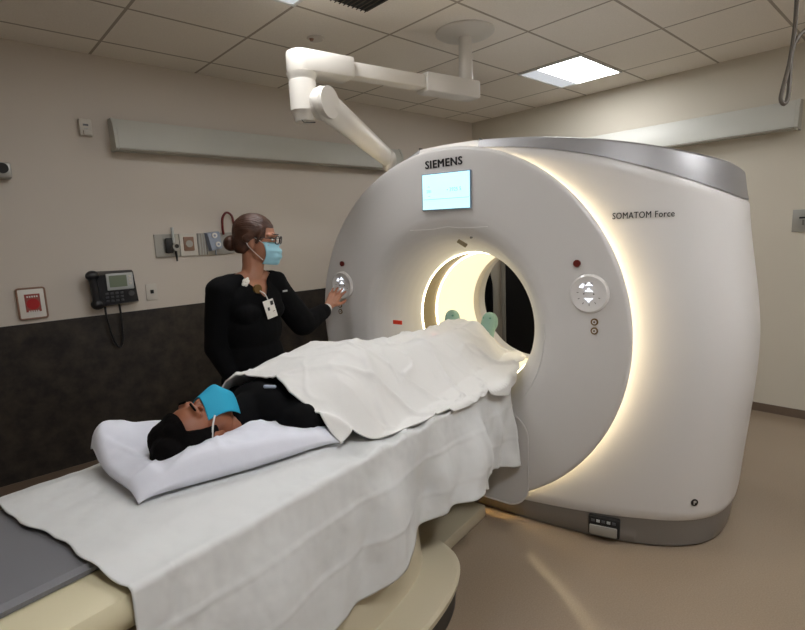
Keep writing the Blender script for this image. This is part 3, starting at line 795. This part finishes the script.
bp += hand_prims(wN, (-.95, .3, .05), (0, 0, -1), -1, .2, .1)+hand_prims(wF, (.95, .3, .0), (0, 0, -1), 1, .2, .1)
pb_ = link('body', blob(bp, .005, 4), M['skinp'], pat, smooth='all')
tsh = blob([('e', V((0, -1.12, .952)), (.172, .175, .108), None, 26), ('e', V((0, -.92, .945)), (.168, .17, .108), None, 26), ('e', V((0, -.78, .93)), (.170, .13, .094), None, 26), ('c', sR, sL, .064, .064),
            ('c', sL, eN, .056, .044), ('c', sR, eF, .056, .044), ('c', V((0, -1.35, .945)), V((0, -1.22, .95)), .066, .088), ('e', V((0, -1.24, .96)), (.15, .075, .085), None, 20)], .007, 4)
link('shirt', tsh, M['black'], pat, smooth='all')
eyes(pc, PR, pb_, True)
hpp = [('e', Lp((0, -.022, .032)), (.094, .108, .096), PR, 30), ('e', Lp((0, -.07, .055)), (.082, .078, .090), PR, 26), ('e', Lp((.02, -.05, .10)), (.066, .066, .056), PR, 20), ('e', Lp((-.03, -.02, .09)), (.050, .060, .052), PR, 20)]
hmp = blob(hpp, .004, 2); ip = PR.transposed()
for v in hmp.vertices:
    q = ip@(v.co-pc); d = (v.co-Lp((0, -.03, .03))).normalized(); v.co += d*.003*fbm(q.x*32, q.y*32, q.z*32)
def keep_hp(c):
    q = ip@(c-pc); return not (q.y > .030-.25*max(0, -q.z) and q.z < .080) and q.z > -.07
link('hair', carve(hmp, keep_hp), M['hairp'], pat, smooth='all', label='thick black hair')
for s in (-1, 1): link('eyebrow', capsule(bmesh.new(), Lp((s*.016, .092, .034)), Lp((s*.046, .080, .036)), .004, .003, 8), M['hairp'], pb_)
def pmask(a, b):
    x = (a-.5)*2; ww = .068-.012*abs(2*b-1)**2; yy = .116-.064*abs(x)**1.8-.020*abs(2*b-1)**2+.014*math.exp(-((b-.55)/.2)**2)*(1-abs(x))
    return Lp((x*ww, yy+.008, -.120+.118*b))
pm = link('face_mask', grid(pmask, 36, 30), M['maskp'], pat, smooth='all', label='bright cyan face mask')
pm.modifiers.new('thick', 'SOLIDIFY').thickness = .002
for s in (-1, 1):
    link('mask_strap', tube(bmesh.new(), [Lp((s*.064, .056, -.020)), Lp((s*.079, .03, -.004)), Lp((s*.088, -.02, .004)), Lp((s*.090, -.07, .008)), Lp((s*.075, -.12, .012))], .003, 6), M['strap'], pm)
link('collar_clip', capsule(bmesh.new(), V((.075, -1.275, 1.048)), V((.10, -1.255, 1.046)), .006, .006, 8), M['bluegrey'], pat)
for s in (-1, 1):
    sk = blob([('c', V((s*.115, .165, .885)), V((s*.115, .205, .882)), .050, .042), ('c', V((s*.116, .20, .89)), V((s*.125, .262, 1.045)), .048, .042), ('e', V((s*.126, .266, 1.026)), (.050, .028, .060), Matrix.Rotation(-.3, 3, 'X'), 20), ('e', V((s*.120, .238, .96)), (.044, .03, .07), Matrix.Rotation(-.3, 3, 'X'), 18)], .005, 3)
    so = link('sock', sk, M['sock'], pat, smooth='all', label='pale green sock')
    for k in range(4):
        link('tread', ell(bmesh.new(), V((s*.124+(.018 if k % 2 else -.018), .232+.006*(k//2), 1.035+.030*(k//2)-.01)), (.011, .012, .010), None, 12), M['sockd'], so)

# =================================================================== BLANKET
HC = [(-1.34, 1.055), (-1.2, 1.075), (-1.05, 1.10), (-.88, 1.12), (-.70, 1.08), (-.50, 1.045), (-.32, 1.035), (-.12, 1.03), (.05, 1.03), (.15, 1.05), (.205, 1.045), (.26, .97), (.32, .90), (.40, .86)]
WD = [(-1.34, .35), (-1.0, .37), (-.7, .34), (-.4, .31), (-.1, .29), (.1, .28), (.22, .25), (.42, .25)]
HANG = [(-1.34, .0), (-.60, .0), (-.3, .012), (-.12, .06), (.0, .05), (.1, .01), (.42, .0)]
UE = [(-1.34, .31), (-1.15, .315), (-1.0, .35), (-.9, .365), (-.75, .385), (-.6, .39), (-.1, .395), (.02, .37), (.12, .33), (.25, .295), (.42, .27)]
def bl_head(u):
    return lerp([(-.45, -1.24), (-.2, -1.285), (0, -1.23), (.1, -1.225), (.2, -1.235), (.3, -1.20), (.45, -1.16)], u)
def body_z(u, w_):
    H = slerp(HC, w_); Wd = slerp(WD, w_); zt = .848-.03*sm(.25, .38, abs(u)); x = abs(u)/Wd
    g = .5*(1+math.cos(PI*min(1, max(0, (x-.22)/.78))))
    z = zt+(H-zt)*g**.8
    # valley between legs, feet tents
    leg = sm(-.65, -.3, w_)*sm(.24, .12, w_)
    z -= leg*.022*math.exp(-(u/.05)**2)
    z += .012*leg*math.exp(-((abs(u)-.11)/.05)**2)
    return z
def bl_fn(a, b):
    b2 = (b-.5)*2
    w00 = 0
    ue = 1.0
    # first guess of u to get the slanted head edge
    u_ = b2*.42; wh = bl_head(u_); w_ = wh+(.34-wh)*a
    U = slerp(UE, w_); Lh_ = lerp(HANG, w_) if b2 > 0 else .10
    tot = U+Lh_; s = abs(b2)*tot; sg = 1 if b2 > 0 else -1
    if s <= U:
        u = s*sg; z = body_z(u, w_)
    else:
        d = s-U; u = sg*(U+.012+.03*d); z = body_z(sg*U, w_)-d
    # wrinkles: diagonal drape folds from the body to the hem
    fall = sm(.05, .30, abs(u))
    n_ = fbm(u*2.2, w_*2.2, 4)
    def rid(x): return (1-abs(math.sin(x)))
    n2 = fbm(u*4.5, w_*3.5, 14, 2); n3 = fbm(u*1.7, w_*1.5, 40, 2)
    r1 = rid(w_*10+u*7+3.2*n_+.5); r2 = rid(w_*7-u*13+3.4*n3+1); r3 = rid(w_*21+u*9+4*n2); r4 = rid(-w_*15+u*22+4*n3+2*n2)
    m1 = sm(-.25, .35, n3); m2 = sm(-.2, .3, n2)
    z += .030*(r1**4)*(.3+.7*fall)*m1+.028*(r2**5)*(.45+.55*fall)*(1-.6*m1)+.007*(r3**5)*m2+.008*(r4**5)*(1-m2)+.003*fbm(u*14, w_*10, 21)-.010
    # big fold by the elbow
    if sg > 0:
        z += .050*math.exp(-(((u-.25)/.07)**2+((w_+1.05)/.075)**2))-.02*math.exp(-(((u-.34)/.06)**2+((w_+.955)/.022)**2))
        z += .018*math.exp(-(((u-.22)/.10)**2+((w_+.88+.5*(u-.22))/.03)**2))
    zc = .842-.030*sm(.25, .37, abs(u))+.006
    if s <= U: z = max(z, zc+.002+.008*max(0, r2)**4*m2)
    else: u += sg*.010*(1+math.sin(w_*22+n_*3))
    if a < .03 : z -= .004*(1-a/.03)
    return Vector((u, w_, z))
bo_ = link('blanket', grid(bl_fn, 300, 150), M['blanket'], smooth='all'); tag(bo_, 'rumpled white blanket draped over the lying person', 'blanket')
md = bo_.modifiers.new('thick', 'SOLIDIFY'); md.thickness = .005; md.offset = 1

# =================================================================== CEILING BOOM
px, py = 2.675, 2.225
bmn = thing('support_boom', 'white jointed support boom hanging from a round ceiling plate above the scanner', 'support boom', (px, py, 2.40), I4)
link('ceiling_plate', loft([[Vector((px+r*math.cos(2*PI*k/64), py+r*math.sin(2*PI*k/64), z)) for k in range(64)] for r, z in ((.185, 2.79), (.185, 2.782), (.17, 2.772), (.08, 2.765), (.06, 2.755))]), M['boom'], bmn)
link('post', cyl(bmesh.new(), (px, py, 2.49), (px, py, 2.77), .045, .040, 40), M['boom'], bmn)
jx, jy = 1.545, 2.375
d2 = V((jx-px, jy-py, 0)); Ld = d2.length; d2.normalize(); n2_ = V((-d2.y, d2.x, 0)); RA = Matrix((d2, n2_, V((0, 0, 1)))).transposed()
def arm_piece(s0, s1, wdt, z0, z1, r, name, mt='boom', round_end=False, parent=bmn):
    pts = []
    if round_end:
        pts = [(s0, -wdt/2), (s1, -wdt/2)]+[(s1+wdt/2*math.sin(t*PI/14), -wdt/2*math.cos(t*PI/14)) for t in range(1, 14)]+[(s1, wdt/2), (s0, wdt/2)]
    else: pts = [(s0, -wdt/2), (s1, -wdt/2), (s1, wdt/2), (s0, wdt/2)]
    return link(name, extrude_poly(pts, d2, n2_, (px, py, z0), (0, 0, 1), z1-z0, r), M[mt], parent)
arm_piece(-.07, .36, .12, 2.385, 2.495, .012, 'shoulder_housing')
link('end_cap', B(V((px, py, 2.44))-d2*.072, (.008, .10, .09), RA, .003), M['trimwhite'], bmn)
arm_piece(.36, .88, .09, 2.402, 2.478, .010, 'upper_arm')
arm_piece(.86, Ld, .15, 2.385, 2.492, .014, 'elbow_housing', round_end=True)
link('elbow_joint', loft([[Vector((jx+r*math.cos(2*PI*k/48), jy+r*math.sin(2*PI*k/48), z)) for k in range(48)] for r, z in ((.079, 2.385), (.072, 2.362), (.066, 2.352), (.066, 2.348), (.070, 2.345), (.070, 2.20), (.062, 2.19), (.05, 2.15), (.03, 2.148))]), M['boom'], bmn)
link('joint_bracket', tube(bmesh.new(), [(jx-.055, jy-.01, 2.19), (jx-.03, jy-.035, 2.135), (jx+.03, jy-.05, 2.14)], .003, 6, False, False), M['ink'], bmn)
ea = V((jx+.075, jy-.075, 2.235)); eb = V((2.225, 2.505, 2.03)); ax = (eb-ea).normalized()
side = ax.cross(V((0, 0, 1))).normalized(); upn = side.cross(ax)
la = bmesh.new(); rr = []
for t, r1, r2 in ((-.085, .02, .03), (-.075, .045, .034), (-.05, .070, .038), (0, .088, .040), (.06, .088, .042), (.15, .080, .045), (.4, .070, .045), (.68, .058, .042), (.73, .05, .036), (.76, .02, .02)):
    rr.append([ea+ax*t*((eb-ea).length/.68)+upn*(r1*math.sin(2*PI*k/36))+side*(r2*math.cos(2*PI*k/36)) for k in range(36)])
link('lower_arm', loft(rr), M['boom'], bmn)
link('pivot_disc', cyl(bmesh.new(), ea+side*.041, ea-side*.041, .080, n=40), M['boom'], bmn)
link('end_knuckle', blob([('e', eb, (.055, .055, .055), None, 20), ('c', eb, eb-V((0, 0, .05)), .04, .035)], .006, 3), M['boom'], bmn)

# =================================================================== CEILING FIXTURES
def troffer(k, label):
    cx, cy, e = PANELS[k]; tm = mat('light_panel', (255, 252, 245), .5, emit=(252, 253, 255), estr=e)
    t = thing('ceiling_light', label, 'ceiling light', (cx, cy, ZC-.02), I4, 'square recessed ceiling lights')
    fr = bmesh.new()
    for sx in (-1, 1): box(fr, (cx+sx*.325, cy, ZC-.006), (.016, .55, .012)); box(fr, (cx, cy+sx*.267, ZC-.006), (.66, .016, .012))
    link('frame', fr, M['frame'], t, frame=I4, smooth=False)
    link('diffuser', B((cx, cy-.075, ZC-.0045), (.634, .37, .005)), tm, t, smooth=False)
    sh = B((cx, cy+.185, ZC-.0045), (.634, .145, .005)); link('reflector', sh, M['tube2'], t, smooth=False)
    return t
troffer(0, 'lit square ceiling light above the far side of the scanner')
troffer(1, 'ceiling light at the top edge, left of the vent')
troffer(2, 'ceiling light out of view behind the photographer, right')
troffer(3, 'ceiling light out of view behind the photographer, left')
vt = thing('ceiling_vent', 'dark slotted air vent at the top edge of the ceiling', 'vent', (1.86, 2.10, ZC-.01), I4)
link('backing', B((1.86, 2.19, ZC-.004), (.26, .33, .006)), M['slot'], vt, smooth=False)
for k in range(9): link('slat', B((1.745+k*.029, 2.20, ZC-.0095), (.004, .33, .004)), M['cable'], vt, smooth=False)
sp = thing('sprinkler_head', 'small round sprinkler cover on the ceiling tile', 'sprinkler', (1.98, 2.86, ZC-.02), I4)
link('cover_plate', cyl(bmesh.new(), (1.98, 2.86, ZC), (1.98, 2.86, ZC-.010), .055, .045, 32), M['plastic'], sp)
link('nozzle', cyl(bmesh.new(), (1.95, 2.86, ZC-.008), (1.95, 2.86, ZC-.022), .016, .010, 16), M['brownp'], sp)

# =================================================================== WALL FIXTURES
def wall_light(a0, a1, onB, label):
    t = thing('wall_light', label, 'wall light', ((a0+a1)/2, YA-.06, 2.18) if not onB else (XB-.06, (a0+a1)/2, 2.18), I4)
    D = .125
    def P(a, d, z): return V((a, YA-d, z)) if not onB else V((XB-d, a, z))
    sec = [(0.0, 2.185), (D-.015, 2.185), (D, 2.195), (D-.005, 2.26), (D-.02, 2.33), (D-.05, 2.385), (D-.052, 2.38), (D-.024, 2.325), (D-.011, 2.258), (D-.008, 2.20), (D-.02, 2.193), (0.0, 2.193)]
    link('front_panel', loft([[P(a0+.012, d, z) for d, z in sec], [P(a1-.012, d, z) for d, z in sec]]), M['fixture'], t)
    link('bottom_edge', tube(bmesh.new(), [P(a0+.01, D-.006, 2.186), P(a1-.01, D-.006, 2.186)], .008, 8, False, False), M['fixedge'], t)
    for a in (a0, a1):
        cap = [(0.0, 2.18), (D-.012, 2.18), (D+.002, 2.192), (D-.003, 2.26), (D-.018, 2.335), (D-.05, 2.39), (0, 2.39)]
        link('end_cap', loft([[P(a-.010, d, z) for d, z in cap], [P(a+.010, d, z) for d, z in cap]]), M['fixture'], t)
    link('inner_tray', B(P((a0+a1)/2, .03, 2.215), (a1-a0-.03, .06, .04) if not onB else (.06, a1-a0-.03, .04)), M['plastic'], t, smooth=False)
wall_light(1.02, 3.60, False, 'long acrylic wall light on the back wall, unlit')
wall_light(.865, 3.20, True, 'long acrylic wall light on the right wall above the scanner')
# detector box
def wbox(name, label, cat, x0, x1, z0, z1, d, m):
    t = thing(name, label, cat, ((x0+x1)/2, YA-d/2, z0), I4)
    link('housing', B(((x0+x1)/2, YA-d/2, (z0+z1)/2), (x1-x0, d, z1-z0), None, .004), m, t); return t
t = wbox('wall_sensor', 'small beige sensor box high on the back wall', 'sensor', .835, .905, 2.268, 2.372, .035, M['plastic'])
link('grille', B((.87, YA-.036, 2.335), (.03, .004, .012)), M['key'], t, smooth=False); link('lower_cap', B((.875, YA-.040, 2.285), (.045, .015, .028), None, .003), M['plastic'], t)
link('indicator', B((.87, YA-.0365, 2.312), (.02, .004, .006)), M['phonegrey'], t, smooth=False)
t = thing('wall_dispenser', 'metal box with dark lens at the left edge of the wall', 'wall box', (.405, YA-.05, 1.975), I4)
link('housing', B((.39, YA-.05, 2.02), (.10, .10, .09), None, .01), M['steel'], t); link('lens', cyl(bmesh.new(), (.395, YA-.10, 2.03), (.395, YA-.112, 2.03), .03, n=24), M['ink'], t)
# framed red sign plate
t = thing('sign_plate', 'framed plate with red square sign near the wall phone', 'sign', (.448, YA-.012, 1.125), I4)
link('plate', B((.448, YA-.008, 1.219), (.140, .014, .186), None, .003), M['badge'], t)
fb = bmesh.new(); tube(fb, [(.448+x, YA-.014, 1.219+z) for x, z in rrect(.145, .190, .012, 4)], .006, 8, True, False); link('frame', fb, M['brownp'], t)
link('red_square', B((.452, YA-.016, 1.222), (.080, .004, .112)), M['redsq'], t, smooth=False, label='red square')
link('red_dot', cyl(bmesh.new(), (.452, YA-.0185, 1.215), (.452, YA-.017, 1.215), .034, n=28), mat('deep_red', (176, 26, 26), .5), t, smooth=False)
for zz, ww in ((1.262, .062), (1.170, .058)):
    for k in range(5): link('sign_mark', B((.452-ww/2+ww*(k+.5)/5, YA-.0185, zz), (ww/8, .001, .010)), M['badge'], t, smooth=False)
# phone
t = thing('wall_phone', 'black desk-style telephone mounted on the wall', 'telephone', (.93, YA-.04, 1.135), I4)
Y_ = YA
link('body', loft([[V((x, Y_, z)) for x, z in ((.815, 1.150), (1.085, 1.165), (1.075, 1.385), (.825, 1.39))], [V((x, Y_-.045, z)) for x, z in ((.815, 1.150), (1.085, 1.165), (1.070, 1.375), (.83, 1.38))], [V((x, Y_-.07, z)) for x, z in ((.82, 1.158), (1.078, 1.172), (1.065, 1.365), (.84, 1.365))]]), M['phone'], t)
hs = blob([('c', V((.812, Y_-.085, 1.36)), V((.820, Y_-.085, 1.175)), .026, .026), ('e', V((.812, Y_-.085, 1.365)), (.042, .03, .036), None, 18), ('e', V((.822, Y_-.085, 1.175)), (.042, .03, .036), None, 18)], .005, 3)
link('handset', hs, M['phone'], t)
sc_ = link('display_panel', B((.975, Y_-.074, 1.315), (.165, .012, .112), None, .004), M['phonegrey'], t, label='silver display surround')
link('display', B((.962, Y_-.081, 1.318), (.108, .003, .078)), M['lcd'], sc_, smooth=False)
for k in range(3): link('side_key', B((1.036, Y_-.081, 1.345-.024*k), (.018, .004, .014), None, .001), M['plastic'], sc_)
for r in range(3):
    for c in range(4): link('key', B((.888+c*.030, Y_-.073, 1.238-r*.025), (.018, .006, .013), None, .001), M['key'], t)
link('nav_key', cyl(bmesh.new(), (1.038, Y_-.068, 1.228), (1.038, Y_-.078, 1.228), .018, n=20), M['key'], t)
cd = link('phone_cord', tube(bmesh.new(), [(.872, Y_-.04, 1.15), (.872, Y_-.05, 1.07), (.895, Y_-.04, .92), (.93, Y_-.04, .86), (.955, Y_-.04, .92), (.962, Y_-.04, 1.08), (.96, Y_-.04, 1.16)], .007, 8), M['phone'], t)
t.location.x -= .03
# outlet plate
t = thing('wall_outlet', 'white outlet plate right of the telephone', 'outlet', (1.158, YA-.004, 1.155), I4)
link('plate', B((1.158, YA-.004, 1.215), (.074, .008, .118), None, .002), M['plastic'], t); link('socket', B((1.160, YA-.009, 1.218), (.022, .006, .026)), M['ink'], t, smooth=False)
# medical gas rail
t = thing('gas_outlet_panel', 'grey steel medical gas outlet strip on the wall behind the woman', 'gas panel', (1.62, YA-.01, 1.455), I4)
for x0, x1, m in ((1.215, 1.385, 'steel'), (1.39, 1.52, 'plastic'), (1.525, 1.585, 'steel'), (1.59, 1.80, 'steel'), (1.805, 1.98, 'plastic')):
    link('cover_plate', B(((x0+x1)/2, YA-.008, 1.541), (x1-x0, .016, .165), None, .002), M[m], t, smooth=False)
link('gas_outlet', B((1.455, YA-.018, 1.548), (.078, .012, .105), None, .006), M['brownp'], t); link('outlet_ring', cyl(bmesh.new(), (1.455, YA-.022, 1.548), (1.455, YA-.03, 1.548), .026, n=24), M['redsq'] if False else M['steel'], t)
for k in range(3): link('rib', B((1.535+.020*k, YA-.018, 1.541), (.006, .008, .16)), M['phonegrey'], t, smooth=False)
t = thing('suction_regulator', 'chrome and black regulator plugged into the left end of the gas strip', 'regulator', (1.325, YA-.05, 1.42), I4)
link('body', B((1.305, YA-.035, 1.54), (.05, .04, .11), None, .01), M['ink'], t)
link('gauge', cyl(bmesh.new(), (1.345, YA-.02, 1.53), (1.345, YA-.075, 1.53), .028, n=24), M['steel'], t); link('gauge_face', cyl(bmesh.new(), (1.345, YA-.075, 1.535), (1.345, YA-.078, 1.535), .015, n=20), M['ink'], t)
link('nipple', cyl(bmesh.new(), (1.345, YA-.045, 1.50), (1.348, YA-.045, 1.425), .010, .006, 14), M['ink'], t); link('glass_tube', cyl(bmesh.new(), (1.335, YA-.045, 1.56), (1.335, YA-.045, 1.67), .010, .010, 14), M['phonegrey'], t)
t = thing('flow_meter', 'blue-grey regulator box with two round dials on the gas strip', 'flow meter', (1.63, YA-.05, 1.49), I4)
link('body', loft([[V((x, YA-.015, z)) for x, z in ((1.575, 1.625), (1.68, 1.635), (1.69, 1.50), (1.605, 1.485))], [V((x, YA-.07, z)) for x, z in ((1.58, 1.62), (1.675, 1.63), (1.685, 1.505), (1.608, 1.49))]]), M['bluegrey'], t)
for x, z in ((1.632, 1.602), (1.655, 1.535)):
    a = link('dial', cyl(bmesh.new(), (x, YA-.07, z), (x, YA-.082, z), .020, n=24), M['badge'], t); link('dial_centre', cyl(bmesh.new(), (x, YA-.082, z), (x, YA-.084, z), .009, n=16), M['bluegrey'], a, smooth=False)
link('port', cyl(bmesh.new(), (1.642, YA-.05, 1.49), (1.642, YA-.05, 1.455), .006, n=10), M['bluegrey'], t)
hz = link('red_hose', tube(bmesh.new(), [(1.725, YA-.03, 1.61), (1.715, YA-.045, 1.66), (1.72, YA-.05, 1.735), (1.755, YA-.05, 1.775), (1.795, YA-.05, 1.75), (1.805, YA-.05, 1.69), (1.82, YA-.04, 1.61)], .009, 10), M['redtube'], frame=I4)
tag(hz, 'looped dark red hose on the wall behind the woman\'s hair', 'hose')
# switch plate on the right wall
t = thing('wall_switch', 'grey switch plate on the right wall at the photo edge', 'switch', (XB-.006, .81, 1.44), I4)
link('plate', B((XB-.005, .79, 1.523), (.01, .155, .165), None, .002), M['steel'], t); link('rocker', B((XB-.012, .80, 1.545), (.008, .05, .012)), M['ink'], t, smooth=False); link('rocker', B((XB-.012, .80, 1.51), (.008, .012, .04)), M['inkgrey'], t, smooth=False)
# looped cable hanging from the ceiling, right
cab = [(2.671, 0.525, 2.617), (2.633, 0.511, 2.385), (2.606, 0.507, 2.25), (2.576, 0.511, 2.135), (2.546, 0.519, 2.047), (2.535, 0.521, 2.005), (2.541, 0.511, 1.985), (2.556, 0.503, 2.011), (2.573, 0.505, 2.096), (2.591, 0.507, 2.185), (2.62, 0.493, 2.245), (2.665, 0.463, 2.297), (2.738, 0.429, 2.457), (2.776, 0.435, 2.649)]
cab[0] = (cab[0][0], cab[0][1], 2.79); cab[-1] = (cab[-1][0], cab[-1][1], 2.79)
hz = link('hanging_cable', tube(bmesh.new(), cab, .008, 8), M['cable'], frame=I4); tag(hz, 'grey-brown cable hanging in a narrow loop at the top right', 'cable')
# dark apron hanging on the far wall, seen through the bore
t = thing('lead_apron', 'black protective apron hanging on the far wall, seen through the bore', 'apron', (4.74, 3.78, .3), I4)
ab = grid(lambda a, b: V((4.76-.03*math.sin(PI*a)-.012*math.sin(a*19), 3.63+.25*a-(.03*sm(.8, 1, b)*(1 if a < .5 else -1)*-1), .18+.90*b+.02*math.sin(a*PI))), 30, 30)
ao = link('apron_panel', ab, M['black'], t, smooth='all'); ao.modifiers.new('thick', 'SOLIDIFY').thickness = .012
link('wall_hook', cyl(bmesh.new(), (XB, 3.76, 1.10), (4.74, 3.76, 1.11), .008, n=12), M['steel'], t)
# red positioning laser of the scanner falling on the blanket
def spot(loc, aim, e):
    l = bpy.data.lights.new('laser_lamp', 'SPOT'); l.energy = e; l.color = (1, .12, .08); l.spot_size = math.radians(9); l.spot_blend = .8; l.shadow_soft_size = .01
    o = bpy.data.objects.new('laser_lamp', l); COL.objects.link(o); a = G @ V(loc); b = G @ V(aim); o.location = a; o.rotation_euler = (b-a).to_track_quat('-Z', 'Y').to_euler()
spot((.092, .0, 1.46), (.0, -.08, 1.04), 5)
